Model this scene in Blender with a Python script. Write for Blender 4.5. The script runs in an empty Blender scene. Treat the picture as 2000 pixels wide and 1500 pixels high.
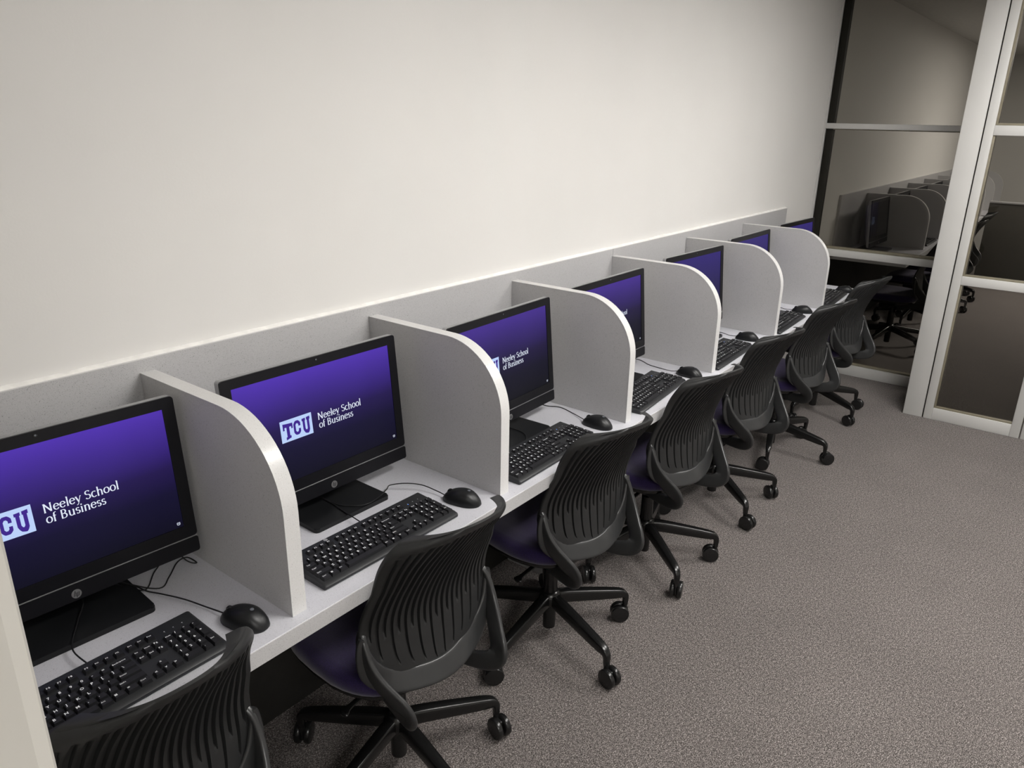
import bpy, bmesh, math, random
from math import sin, cos, pi, radians as R, sqrt
from mathutils import Vector as V, Matrix
from mathutils import noise as mnoise
random.seed(7)
S = bpy.context.scene
COL = S.collection

# ------------------------------------------------------------------ camera
CAM = V((-0.7915, -1.7236, 1.787))
yaw, pitch, roll, FPX = 0.6553, -0.3414, 0.01870, 1476.83
fw = V((cos(pitch)*cos(yaw), cos(pitch)*sin(yaw), sin(pitch)))
rt = fw.cross(V((0, 0, 1))).normalized(); up = rt.cross(fw)
r2 = rt*cos(roll)+up*sin(roll); u2 = -rt*sin(roll)+up*cos(roll)
cd = bpy.data.cameras.new('camera'); cam = bpy.data.objects.new('camera', cd); COL.objects.link(cam)
cd.sensor_width = 36; cd.lens = FPX/2000*36; cd.clip_start = .02
cam.matrix_world = Matrix(((r2.x, u2.x, -fw.x, CAM.x), (r2.y, u2.y, -fw.y, CAM.y), (r2.z, u2.z, -fw.z, CAM.z), (0, 0, 0, 1)))
S.camera = cam
# ------------------------------------------------------------------ world, exposure, lamps
w = bpy.data.worlds.new('world'); S.world = w; w.use_nodes = True
w.node_tree.nodes['Background'].inputs[0].default_value = (.9, .95, 1, 1)
w.node_tree.nodes['Background'].inputs[1].default_value = .05
S.view_settings.view_transform = 'Standard'; S.view_settings.look = 'None'
S.view_settings.exposure = 0.0; S.view_settings.gamma = 1; S.view_settings.use_curve_mapping = False
TROFFER_POWER = 28.0            # emission strength of the ceiling troffers
TROFFERS = [(1.15, -1.9), (3.1, -1.9), (-1.4, -3.3)]
def area(name, loc, sx, sy, e, col):
    l = bpy.data.lights.new(name, 'AREA'); l.shape = 'RECTANGLE'; l.size = sx; l.size_y = sy; l.energy = e; l.color = col
    o = bpy.data.objects.new(name, l); COL.objects.link(o); o.location = loc
    return o
area('next_room_fill', (9.0, -2.2, 2.66), 1.2, .6, 120, (1, .955, .90))  # unseen fill light, added to brighten the next room

# ------------------------------------------------------------------ materials
def mat(name, color, rough=.5, spec=.5, metal=0, bump=None, noise=None, coat=0, sheen=0):
    """procedural principled material. noise=(scale, amount) colour mottling; bump=(scale, strength, dist)"""
    m = bpy.data.materials.new(name); m.use_nodes = True; nt = m.node_tree; b = nt.nodes['Principled BSDF']
    b.inputs['Base Color'].default_value = (*color, 1); b.inputs['Roughness'].default_value = rough
    b.inputs['Metallic'].default_value = metal; b.inputs['Specular IOR Level'].default_value = spec
    b.inputs['Coat Weight'].default_value = coat; b.inputs['Sheen Weight'].default_value = sheen
    tc = nt.nodes.new('ShaderNodeTexCoord')
    if noise is None: noise = (30, .06)
    n = nt.nodes.new('ShaderNodeTexNoise'); n.inputs['Scale'].default_value = noise[0]; n.inputs['Detail'].default_value = 3
    nt.links.new(tc.outputs['Object'], n.inputs['Vector'])
    r = nt.nodes.new('ShaderNodeValToRGB'); a = noise[1]
    r.color_ramp.elements[0].color = (*[c*(1-a) for c in color], 1); r.color_ramp.elements[1].color = (*[min(1, c*(1+a)) for c in color], 1)
    r.color_ramp.elements[0].position = .35; r.color_ramp.elements[1].position = .65
    nt.links.new(n.outputs['Fac'], r.inputs['Fac']); nt.links.new(r.outputs['Color'], b.inputs['Base Color'])
    if bump:
        n2 = nt.nodes.new('ShaderNodeTexNoise'); n2.inputs['Scale'].default_value = bump[0]; n2.inputs['Detail'].default_value = 4
        nt.links.new(tc.outputs['Object'], n2.inputs['Vector'])
        bp = nt.nodes.new('ShaderNodeBump'); bp.inputs['Strength'].default_value = bump[1]; bp.inputs['Distance'].default_value = bump[2]
        nt.links.new(n2.outputs['Fac'], bp.inputs['Height']); nt.links.new(bp.outputs['Normal'], b.inputs['Normal'])
    return m
def laminate(name, base, speck, rough=.42):
    """light grey laminate with fine dark and pale flecks"""
    m = mat(name, base, rough, .4, noise=(8, .012)); nt = m.node_tree; b = nt.nodes['Principled BSDF']
    tc = [n for n in nt.nodes if n.type == 'TEX_COORD'][0]; ramp0 = [n for n in nt.nodes if n.type == 'VALTORGB'][0]
    prev = ramp0.outputs['Color']
    for sc, lo, hi, colr in ((950, .70, .80, speck), (520, .735, .80, [c*.8 for c in speck]), (700, .72, .82, [min(1, c*1.25) for c in base])):
        n = nt.nodes.new('ShaderNodeTexNoise'); n.inputs['Scale'].default_value = sc; n.inputs['Detail'].default_value = 1.5
        nt.links.new(tc.outputs['Object'], n.inputs['Vector'])
        mr = nt.nodes.new('ShaderNodeMapRange'); mr.inputs['From Min'].default_value = lo-.08; mr.inputs['From Max'].default_value = hi-.06
        nt.links.new(n.outputs['Fac'], mr.inputs['Value'])
        mx = nt.nodes.new('ShaderNodeMix'); mx.data_type = 'RGBA'
        nt.links.new(mr.outputs['Result'], mx.inputs['Factor']); nt.links.new(prev, mx.inputs['A']); mx.inputs['B'].default_value = (*colr, 1)
        prev = mx.outputs['Result']
    nt.links.new(prev, b.inputs['Base Color'])
    return m
def carpet():
    m = bpy.data.materials.new('carpet_loop'); m.use_nodes = True; nt = m.node_tree; b = nt.nodes['Principled BSDF']
    b.inputs['Roughness'].default_value = .95; b.inputs['Specular IOR Level'].default_value = .1; b.inputs['Sheen Weight'].default_value = .15
    tc = nt.nodes.new('ShaderNodeTexCoord')
    mp = nt.nodes.new('ShaderNodeMapping'); mp.inputs['Scale'].default_value = (1, 1.7, 1); mp.inputs['Rotation'].default_value = (0, 0, .5)
    nt.links.new(tc.outputs['Object'], mp.inputs['Vector'])
    n = nt.nodes.new('ShaderNodeTexNoise'); n.inputs['Scale'].default_value = 200; n.inputs['Detail'].default_value = 4; n.inputs['Roughness'].default_value = .85
    nt.links.new(mp.outputs['Vector'], n.inputs['Vector'])
    r = nt.nodes.new('ShaderNodeValToRGB'); e = r.color_ramp.elements
    e[0].position = .42; e[0].color = (.016, .012, .011, 1); e[1].position = .595; e[1].color = (.44, .40, .383, 1)
    k = e.new(.46); k.color = (.075, .064, .060, 1); k = e.new(.54); k.color = (.185, .164, .155, 1)
    nt.links.new(n.outputs['Fac'], r.inputs['Fac'])
    n2 = nt.nodes.new('ShaderNodeTexNoise'); n2.inputs['Scale'].default_value = 2.6; n2.inputs['Detail'].default_value = 9; n2.inputs['Roughness'].default_value = .72
    nt.links.new(tc.outputs['Object'], n2.inputs['Vector'])
    mr = nt.nodes.new('ShaderNodeMapRange'); mr.inputs['From Min'].default_value = .3; mr.inputs['From Max'].default_value = .7
    mr.inputs['To Min'].default_value = .90; mr.inputs['To Max'].default_value = 1.07
    nt.links.new(n2.outputs['Fac'], mr.inputs['Value'])
    mx = nt.nodes.new('ShaderNodeMix'); mx.data_type = 'RGBA'; mx.blend_type = 'MULTIPLY'; mx.inputs['Factor'].default_value = 1
    nt.links.new(r.outputs['Color'], mx.inputs['A']); nt.links.new(mr.outputs['Result'], mx.inputs['B'])
    n3 = nt.nodes.new('ShaderNodeTexNoise'); n3.inputs['Scale'].default_value = 75; n3.inputs['Detail'].default_value = 3; n3.inputs['Roughness'].default_value = .7
    nt.links.new(mp.outputs['Vector'], n3.inputs['Vector'])
    m3 = nt.nodes.new('ShaderNodeMapRange'); m3.inputs['From Min'].default_value = .36; m3.inputs['From Max'].default_value = .64
    m3.inputs['To Min'].default_value = .58; m3.inputs['To Max'].default_value = 1.27
    nt.links.new(n3.outputs['Fac'], m3.inputs['Value'])
    mx3 = nt.nodes.new('ShaderNodeMix'); mx3.data_type = 'RGBA'; mx3.blend_type = 'MULTIPLY'; mx3.inputs['Factor'].default_value = 1
    nt.links.new(mx.outputs['Result'], mx3.inputs['A']); nt.links.new(m3.outputs['Result'], mx3.inputs['B'])
    nt.links.new(mx3.outputs['Result'], b.inputs['Base Color'])
    bp = nt.nodes.new('ShaderNodeBump'); bp.inputs['Strength'].default_value = .3; bp.inputs['Distance'].default_value = .004
    nt.links.new(n.outputs['Fac'], bp.inputs['Height']); nt.links.new(bp.outputs['Normal'], b.inputs['Normal'])
    return m
def emis(name, color, s=1):
    m = bpy.data.materials.new(name); m.use_nodes = True; nt = m.node_tree; nt.nodes.remove(nt.nodes['Principled BSDF'])
    e = nt.nodes.new('ShaderNodeEmission'); e.inputs[0].default_value = (*color, 1); e.inputs[1].default_value = s
    nt.links.new(e.outputs[0], nt.nodes['Material Output'].inputs[0]); return m
def screen_mat(name, stops, strength, px=.2):
    """lit display: vertical wallpaper gradient (object z), with a faint glossy cover"""
    m = bpy.data.materials.new(name); m.use_nodes = True; nt = m.node_tree; b = nt.nodes['Principled BSDF']
    b.inputs['Base Color'].default_value = (.004, .004, .006, 1); b.inputs['Roughness'].default_value = .5; b.inputs['Specular IOR Level'].default_value = .12
    tc = nt.nodes.new('ShaderNodeTexCoord'); sp = nt.nodes.new('ShaderNodeSeparateXYZ'); nt.links.new(tc.outputs['Object'], sp.inputs[0])
    n = nt.nodes.new('ShaderNodeTexNoise'); n.inputs['Scale'].default_value = 5; nt.links.new(tc.outputs['Object'], n.inputs['Vector'])
    ma = nt.nodes.new('ShaderNodeMath'); ma.operation = 'MULTIPLY_ADD'; ma.inputs[1].default_value = .03; nt.links.new(n.outputs['Fac'], ma.inputs[0]); nt.links.new(sp.outputs['Z'], ma.inputs[2])
    mr = nt.nodes.new('ShaderNodeMapRange'); mr.inputs['From Min'].default_value = .085; mr.inputs['From Max'].default_value = .365
    nt.links.new(ma.outputs[0], mr.inputs['Value'])
    r = nt.nodes.new('ShaderNodeValToRGB'); e = r.color_ramp.elements
    e[0].position = stops[0][0]; e[0].color = (*stops[0][1], 1); e[1].position = stops[-1][0]; e[1].color = (*stops[-1][1], 1)
    for p, c in stops[1:-1]: k = e.new(p); k.color = (*c, 1)
    nt.links.new(mr.outputs['Result'], r.inputs['Fac']); nt.links.new(r.outputs['Color'], b.inputs['Emission Color'])
    b.inputs['Emission Strength'].default_value = strength
    return m
def glass_mat():
    m = bpy.data.materials.new('clear_glass'); m.use_nodes = True; nt = m.node_tree; nt.nodes.remove(nt.nodes['Principled BSDF'])
    t = nt.nodes.new('ShaderNodeBsdfTransparent'); t.inputs[0].default_value = (.69, .68, .655, 1)
    g = nt.nodes.new('ShaderNodeBsdfGlossy'); g.inputs['Roughness'].default_value = .01; g.inputs[0].default_value = (.9, .9, .9, 1)
    f = nt.nodes.new('ShaderNodeFresnel'); f.inputs[0].default_value = 1.36
    mx = nt.nodes.new('ShaderNodeMixShader'); nt.links.new(f.outputs[0], mx.inputs[0]); nt.links.new(t.outputs[0], mx.inputs[1]); nt.links.new(g.outputs[0], mx.inputs[2])
    nt.links.new(mx.outputs[0], nt.nodes['Material Output'].inputs[0]); return m
M = dict(
    wall=mat('painted_wall', (.73, .717, .695), .75, .25, bump=(180, .08, .002), noise=(1.5, .015)),
    caulk=mat('caulk_bead', (.86, .85, .82), .5, .4, bump=(60, .3, .003)),
    ceil=mat('ceiling_tile', (.62, .61, .58), .95, .1, bump=(90, .5, .003)),
    carpet=carpet(),
    lam=laminate('grey_laminate', (.475, .470, .475), (.20, .195, .19)),
    lamtop=laminate('worktop_laminate', (.56, .56, .60), (.33, .33, .34), .5),
    band=laminate('edge_banding', (.63, .625, .62), (.45, .44, .42), .28),
    frame=mat('painted_frame', (.52, .515, .50), .45, .4, noise=(4, .02)),
    darkal=mat('dark_gap', (.012, .011, .008), .6, .2),
    stop=mat('glazing_bead', (.20, .18, .13), .5, .4),
    glass=glass_mat(),
    black=mat('black_plastic', (.008, .0085, .0095), .38, .32, bump=(900, .12, .0005)),
    blackgl=mat('glossy_black_plastic', (.008, .008, .009), .22, .5),
    bezel=mat('bezel_plastic', (.006, .006, .008), .36, .28, bump=(1200, .08, .0003)),
    silver=mat('silver_metal', (.42, .42, .43), .35, .5, .8),
    graymet=mat('grey_housing', (.34, .34, .35), .4, .5, .3),
    key=mat('key_plastic', (.012, .012, .014), .5, .4),
    kb=mat('keyboard_plastic', (.016, .017, .019), .42, .45, bump=(900, .1, .0004)),
    legend=mat('legend_print', (.88, .89, .92), .5, .3),
    cable=mat('cable_rubber', (.010, .010, .011), .45, .4),
    chair=mat('chair_plastic', (.025, .0255, .026), .32, .5, bump=(1500, .06, .0003)),
    shell=mat('back_plastic', (.018, .0184, .0188), .42, .40, bump=(1500, .08, .0003)),
    metal=mat('black_powder_coat', (.006, .006, .006), .26, .5),
    caster=mat('caster_plastic', (.009, .009, .009), .25, .5),
    seat=mat('purple_fabric', (.014, .0062, .046), .85, .25, bump=(700, .5, .001), sheen=.3, noise=(300, .25)),
    lampw=emis('lamp_diffuser', (1, .975, .94), TROFFER_POWER),
    white=emis('screen_white', (.80, .86, 1), .95),
    card=emis('screen_card', (.50, .64, .95), 1),
    cardp=emis('screen_card_purple', (.055, .025, .26), 1),
    led=emis('blue_led', (.05, .25, 1), 3),
    led_off=mat('led_dark', (.12, .13, .15), .4, .5),
    darkscr=mat('dark_screen', (.006, .006, .007), .12, .6),
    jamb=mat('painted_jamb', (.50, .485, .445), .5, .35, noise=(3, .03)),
    under=mat('dark_under_panel', (.022, .021, .019), .6, .3),
    partition=mat('dark_partition', (.06, .055, .045), .6, .3),
)
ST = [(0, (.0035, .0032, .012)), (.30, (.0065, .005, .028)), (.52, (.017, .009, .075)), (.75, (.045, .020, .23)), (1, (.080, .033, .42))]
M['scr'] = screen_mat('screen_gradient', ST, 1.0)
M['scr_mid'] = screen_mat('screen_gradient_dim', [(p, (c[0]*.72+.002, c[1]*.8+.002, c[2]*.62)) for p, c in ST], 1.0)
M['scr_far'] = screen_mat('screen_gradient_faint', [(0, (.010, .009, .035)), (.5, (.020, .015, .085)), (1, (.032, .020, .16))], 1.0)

# ------------------------------------------------------------------ mesh helpers
def finish(name, bm, mats, parent=None, smooth=None, loc=None):
    me = bpy.data.meshes.new(name)
    bmesh.ops.recalc_face_normals(bm, faces=bm.faces) if bm.faces else None
    bm.to_mesh(me); bm.free()
    if not isinstance(mats, (list, tuple)): mats = [mats]
    for m in mats: me.materials.append(m)
    if smooth is not None:
        for p in me.polygons: p.use_smooth = True
        me.set_sharp_from_angle(angle=R(smooth))
    o = bpy.data.objects.new(name, me); COL.objects.link(o)
    if parent is not None: o.parent = parent
    if loc is not None: o.location = loc
    return o
def empty(name, label, cat, loc, rz=0, group=None):
    o = bpy.data.objects.new(name, None); COL.objects.link(o); o.empty_display_size = .05
    o.location = loc; o.rotation_euler = (0, 0, rz); tag(o, label, cat, group); return o
def tag(o, label=None, cat=None, group=None, kind=None):
    if label: o['label'] = label
    if cat: o['category'] = cat
    if group: o['group'] = group
    if kind: o['kind'] = kind
    return o
def kids(o): return [c for c in bpy.data.objects if c.parent == o]
def copy_tree(root, tree, loc, rz, label, group=None):
    n = root.copy(); COL.objects.link(n); n.location = loc; n.rotation_euler = (0, 0, rz); n['label'] = label
    if group: n['group'] = group
    def rec(children, par):
        for ch, sub in children:
            c = ch.copy(); COL.objects.link(c); c.parent = par; rec(sub, c)
    rec(tree, n); return n
def tree_of(o, index):
    return [(c, tree_of(c, index)) for c in index.get(o.name, [])]
def index_children():
    d = {}
    for c in bpy.data.objects:
        if c.parent: d.setdefault(c.parent.name, []).append(c)
    return d
def box(bm, x0, x1, y0, y1, z0, z1, bev=0, seg=2, mi=0, mtx=None):
    vs = [bm.verts.new((x, y, z)) for x in (x0, x1) for y in (y0, y1) for z in (z0, z1)]
    fs = [bm.faces.new([vs[i] for i in q]) for q in ((0, 1, 3, 2), (4, 6, 7, 5), (0, 4, 5, 1), (2, 3, 7, 6), (0, 2, 6, 4), (1, 5, 7, 3))]
    for f in fs: f.material_index = mi
    out = vs
    if bev:
        es = list({e for f in fs for e in f.edges})
        r = bmesh.ops.bevel(bm, geom=es, offset=bev, segments=seg, affect='EDGES', profile=.5, material=mi)
        out = list({v for f in r['faces'] for v in f.verts} | {v for v in vs if v.is_valid})
    if mtx is not None:
        for v in out: v.co = mtx @ v.co
    return out
def boxo(name, m, x0, x1, y0, y1, z0, z1, bev=.002, parent=None, seg=2):
    bm = bmesh.new(); box(bm, x0, x1, y0, y1, z0, z1, bev, seg); return finish(name, bm, m, parent, smooth=40)
def prism(bm, pts, a, b, fn, mi=0):
    """closed outline pts (2D) extruded between a and b; fn(p,q,t)->3D"""
    A = [bm.verts.new(fn(p, q, a)) for p, q in pts]; B = [bm.verts.new(fn(p, q, b)) for p, q in pts]
    n = len(pts); fs = [bm.faces.new(A), bm.faces.new(B[::-1])]
    for i in range(n): fs.append(bm.faces.new((A[i], B[i], B[(i+1) % n], A[(i+1) % n])))
    for f in fs: f.material_index = mi
    return A+B
def lathe(bm, prof, n=24, c=(0, 0, 0), axis='z', mi=0):
    rings = []
    for r, h in prof:
        ring = []
        for i in range(n):
            a = 2*pi*i/n; x, y = r*cos(a), r*sin(a)
            p = {'z': (x, y, h), 'x': (h, x, y), 'y': (x, h, y)}[axis]
            ring.append(bm.verts.new((p[0]+c[0], p[1]+c[1], p[2]+c[2])))
        rings.append(ring)
    for a, b in zip(rings, rings[1:]):
        for i in range(n): bm.faces.new((a[i], a[(i+1) % n], b[(i+1) % n], b[i])).material_index = mi
    bm.faces.new(rings[0][::-1]).material_index = mi; bm.faces.new(rings[-1]).material_index = mi
def sweep(bm, pts, side, ws, hs, n=12, sq=3.0, mi=0):
    """superelliptic section swept along pts. side: vector or list of vectors (width direction)"""
    N = len(pts); pts = [V(p) for p in pts]; rings = []
    for i, p in enumerate(pts):
        t = (pts[min(i+1, N-1)]-pts[max(i-1, 0)]).normalized()
        s = V(side[i]) if isinstance(side, list) else V(side)
        s = (s-t*s.dot(t)).normalized(); h = t.cross(s)
        wv = ws[i] if isinstance(ws, (list, tuple)) else ws; hv = hs[i] if isinstance(hs, (list, tuple)) else hs
        ring = []
        for k in range(n):
            a = 2*pi*k/n; ca, sa = cos(a), sin(a)
            ring.append(bm.verts.new(p+s*(wv/2*math.copysign(abs(ca)**(2/sq), ca))+h*(hv/2*math.copysign(abs(sa)**(2/sq), sa))))
        rings.append(ring)
    for a, b in zip(rings, rings[1:]):
        for k in range(n): bm.faces.new((a[k], a[(k+1) % n], b[(k+1) % n], b[k])).material_index = mi
    bm.faces.new(rings[0][::-1]).material_index = mi; bm.faces.new(rings[-1]).material_index = mi
def catmull(P, k=6):
    P = [V(p) for p in P]; out = []
    for i in range(len(P)-1):
        p0 = P[max(i-1, 0)]; p1 = P[i]; p2 = P[i+1]; p3 = P[min(i+2, len(P)-1)]
        for j in range(k):
            t = j/k; out.append(.5*((2*p1)+(p2-p0)*t+(2*p0-5*p1+4*p2-p3)*t*t+(3*p1-p0-3*p2+p3)*t**3))
    out.append(P[-1]); return out
def tube(bm, P, r, n=8, k=6, mi=0):
    C = catmull(P, k); sweep(bm, C, [V((.013, .021, 1)) if abs((C[min(i+1, len(C)-1)]-C[max(i-1, 0)]).normalized().z) < .95 else V((1, 0, 0)) for i in range(len(C))], 2*r, 2*r, n, 2.0, mi)
def interp(tab, x):
    if x <= tab[0][0]: return tab[0][1]
    for i in range(len(tab)-1):
        x0, y0 = tab[i]; x1, y1 = tab[i+1]
        if x <= x1:
            xm, ym = tab[i-1] if i else (2*x0-x1, 2*y0-y1); xp, yp = tab[i+2] if i+2 < len(tab) else (2*x1-x0, 2*y1-y0)
            m0 = (y1-ym)/(x1-xm); m1 = (yp-y0)/(xp-x0); h = x1-x0; t = (x-x0)/h
            return (2*t**3-3*t*t+1)*y0+(t**3-2*t*t+t)*h*m0+(-2*t**3+3*t*t)*y1+(t**3-t*t)*h*m1
    return tab[-1][1]
# ------------------------------------------------------------------ stroke lettering (humanist serif)
def arc(cx, cy, rx, ry, a0, a1, n=14): return [(cx+rx*cos(R(a0+(a1-a0)*i/n)), cy+ry*sin(R(a0+(a1-a0)*i/n))) for i in range(n+1)]
def sf(x, y, w=.13): return ('s', x, y, w)
GL = {  # advance, strokes
 'N': (.70, [[(.10, .01), (.10, .69)], ('d', [(.10, .69), (.54, .02)]), [(.54, .01), (.54, .69)], sf(.10, 0), sf(.08, .69, .12), sf(.54, .69)]),
 'e': (.45, [arc(.225, .24, .175, .24, 8, 325), ('t', [(.07, .27), (.39, .27)])]),
 'l': (.24, [[(.12, 0), (.12, .74)], sf(.12, 0), ('s', .085, .735, .07)]),
 'y': (.44, [('d', [(.06, .47), (.23, .02)]), ('t', [(.38, .47), (.23, .02), (.15, -.17), (.05, -.2)]), sf(.06, .47), sf(.39, .47, .10)]),
 'S': (.50, [arc(.25, .53, .16, .16, 25, 270, 14)[:-1]+arc(.25, .19, .17, .18, 90, -155, 14)]),
 'c': (.41, [arc(.23, .24, .18, .24, 50, 318)]),
 'h': (.51, [[(.11, 0), (.11, .74)], arc(.25, .30, .14, .17, 170, 0)+[(.39, 0)], sf(.11, 0), sf(.39, 0), ('s', .08, .735, .07)]),
 'o': (.49, [arc(.245, .24, .185, .24, 0, 360, 24)]),
 'f': (.30, [[(.12, 0), (.12, .58)]+arc(.22, .60, .10, .13, 180, 60, 8), ('t', [(.03, .46), (.25, .46)]), sf(.12, 0)]),
 'B': (.56, [[(.11, 0), (.11, .69)], ('t', [(.06, .69), (.24, .69)]), arc(.24, .53, .15, .16, 90, -90, 12), ('t', [(.06, .36), (.26, .36)]), arc(.26, .18, .18, .18, 90, -90, 12), ('t', [(.06, 0), (.26, 0)])]),
 'u': (.52, [[(.10, .47), (.10, .15)]+arc(.24, .17, .14, .17, 180, 340, 8), [(.39, .47), (.39, 0)], ('s', .07, .465, .08), ('s', .36, .465, .08), ('s', .42, .005, .08)]),
 's': (.36, [arc(.18, .355, .11, .115, 30, 270, 10)[:-1]+arc(.18, .125, .12, .125, 90, -150, 10)]),
 'i': (.25, [[(.12, 0), (.12, .47)], sf(.12, 0), ('s', .085, .465, .07), ('dot', .12, .64)]),
 'n': (.52, [[(.11, 0), (.11, .47)], arc(.25, .30, .14, .17, 165, 0)+[(.39, 0)], sf(.11, 0), sf(.39, 0), ('s', .08, .465, .07)]),
 ' ': (.24, []),
}
def ribbon(bm, pts, wf, put, mi=0):
    n = len(pts); L, Rr = [], []
    for i, (x, y) in enumerate(pts):
        a = pts[max(i-1, 0)]; b = pts[min(i+1, n-1)]
        if i in (0, n-1) or True: dx, dy = b[0]-a[0], b[1]-a[1]
        l = math.hypot(dx, dy) or 1; dx /= l; dy /= l; wd = wf(dx, dy)/2
        L.append(bm.verts.new(put(x-dy*wd, y+dx*wd))); Rr.append(bm.verts.new(put(x+dy*wd, y-dx*wd)))
    for i in range(n-1):
        bm.faces.new((L[i], Rr[i], Rr[i+1], L[i+1])).material_index = mi
def serif_text(bm, text, x0, y0, em, put):
    x = x0
    wf = lambda dx, dy: em*(.042+.062*abs(dy)**1.3)
    for ch in text:
        adv, st = GL[ch]
        T = lambda p: (x+p[0]*em, y0+p[1]*em)
        for s_ in st:
            if isinstance(s_, tuple) and s_[0] == 's': ribbon(bm, [T((s_[1]-s_[3]/2, s_[2])), T((s_[1]+s_[3]/2, s_[2]))], lambda a, b: em*.05, put)
            elif isinstance(s_, tuple) and s_[0] == 'dot': ribbon(bm, [T((s_[1]-.05, s_[2])), T((s_[1]+.05, s_[2]))], lambda a, b: em*.10, put)
            elif isinstance(s_, tuple) and s_[0] == 't': ribbon(bm, [T(p) for p in s_[1]], lambda a, b: em*.05, put)
            elif isinstance(s_, tuple) and s_[0] == 'd': ribbon(bm, [T(p) for p in s_[1]], lambda a, b: em*.105, put)
            else: ribbon(bm, [T(p) for p in s_], wf, put)
        x += adv*em
    return x

# ================================================================== STRUCTURE
def struct(name, m, x0, x1, y0, y1, z0, z1, bev=0):
    bm = bmesh.new(); box(bm, x0, x1, y0, y1, z0, z1, bev); o = finish(name, bm, m); o['kind'] = 'structure'; return o
XG, XD, CEIL = 5.02, 4.416, 2.70
struct('floor', M['carpet'], -3.2, 12.7, -4.7, .15, -.1, 0)
struct('ceiling', M['ceil'], -3.2, 12.7, -4.7, .15, CEIL, CEIL+.1)
struct('wall_back', M['wall'], -3.2, 12.7, 0, .15, 0, CEIL)
struct('wall_left', M['wall'], -3.2, -3.0, -4.7, 0, 0, CEIL)
struct('wall_front', M['wall'], -3.0, 12.7, -4.7, -4.5, 0, CEIL)
struct('wall_far', M['wall'], 12.5, 12.7, -4.5, 0, 0, CEIL)
struct('wall_right', M['wall'], XD, XD+.14, -4.5, -2.6, 0, CEIL)
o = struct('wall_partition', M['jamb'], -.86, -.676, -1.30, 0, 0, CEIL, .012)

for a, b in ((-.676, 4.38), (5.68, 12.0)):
    o = struct('trim_3', M['under'], a, b, -.012, -.0005, 0, .726)  # dark sheet over the wall below each worktop
# fixed window beside the carrels
def barset(parent, name, m, *a, bev=.003): return boxo(name, m, *a, bev=bev, parent=parent)
wn = bpy.data.objects.new('window_1', None); COL.objects.link(wn); wn['kind'] = 'structure'; wn.location = (XG, -.5, 0)
def wp(name, m, x0, x1, y0, y1, z0, z1, bev=.003):
    return boxo(name, m, x0-XG, x1-XG, y0+.5, y1+.5, z0, z1, bev=bev, parent=wn)
wp('side_trim', M['frame'], XG-.02, XG+.06, -.012, .0, 0, CEIL)
wp('jamb', M['darkal'], XG, XG+.05, -.062, -.013, 0, CEIL)
wp('rail', M['frame'], XG-.02, XG+.05, -.96, -.012, 1.738, 1.775)
wp('rail', M['frame'], XG-.03, XG+.05, -.96, -.012, .862, .912)
wp('rail', M['frame'], XG-.03, XG+.05, -.96, -.012, 0, .075)
wp('glazing_bead', M['stop'], XG-.012, XG+.04, -.96, -.062, .912, .928)
wp('glazing_bead', M['stop'], XG-.005, XG+.04, -.96, -.062, .075, .088)
wp('glazing_bead', M['stop'], XG-.005, XG+.04, -.96, -.062, 1.732, 1.738)
for z0, z1 in ((.088, .862), (.928, 1.732), (1.775, CEIL)):
    p = wp('pane', M['glass'], XG+.018, XG+.024, -.96, -.062, z0, z1, bev=0)
# white post that boxes the jog between window and glazed door
pt = boxo('trim_1', M['frame'], XD, XG+.05, -1.053, -.941, 0, CEIL, bev=.004); pt['kind'] = 'structure'
dr = bpy.data.objects.new('door_1', None); COL.objects.link(dr); dr['kind'] = 'structure'; dr.location = (XD, -1.3, 0)
def dp(name, m, x0, x1, y0, y1, z0, z1, bev=.003):
    return boxo(name, m, x0-XD, x1-XD, y0+1.3, y1+1.3, z0, z1, bev=bev, parent=dr)
dp('door_gap', M['darkal'], XD+.012, XD+.04, -1.06, -1.053, 0, CEIL, 0)
DY0, DY1 = -1.060, -1.585
dp('stile', M['frame'], XD, XD+.045, -1.108, DY0, 0, CEIL)
dp('stile', M['frame'], XD, XD+.045, DY1, DY1+.05, 0, CEIL)
for z0, z1 in ((0, .078), (.872, .925), (1.728, 1.782)):
    dp('rail', M['frame'], XD, XD+.045, DY1+.05, -1.108, z0, z1)
for z0, z1 in ((.078, .872), (.925, 1.728), (1.782, CEIL)):
    dp('glazing_bead', M['stop'], XD+.008, XD+.038, -1.120, -1.108, z0, z1, .001)
    dp('glazing_bead', M['stop'], XD+.008, XD+.038, DY1+.05, -1.120, z0, z0+.012, .001)
    dp('pane', M['glass'], XD+.020, XD+.026, DY1+.05, -1.12, z0+.012, z1, 0)
# the next leaf of the glazed front continues out of frame
d2 = bpy.data.objects.new('door_2', None); COL.objects.link(d2); d2['kind'] = 'structure'; d2.location = (XD, -2.1, 0)
def dq(name, m, x0, x1, y0, y1, z0, z1, bev=.003):
    return boxo(name, m, x0-XD, x1-XD, y0+2.1, y1+2.1, z0, z1, bev=bev, parent=d2)
dq('stile', M['frame'], XD, XD+.045, -1.70, -1.592, 0, CEIL); dq('stile', M['frame'], XD, XD+.045, -2.6, -2.5, 0, CEIL)
dq('rail', M['frame'], XD, XD+.045, -2.5, -1.70, 0, .2); dq('rail', M['frame'], XD, XD+.045, -2.5, -1.70, 2.1, CEIL)
dq('pane', M['glass'], XD+.02, XD+.026, -2.5, -1.70, .2, 2.1, 0)

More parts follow.
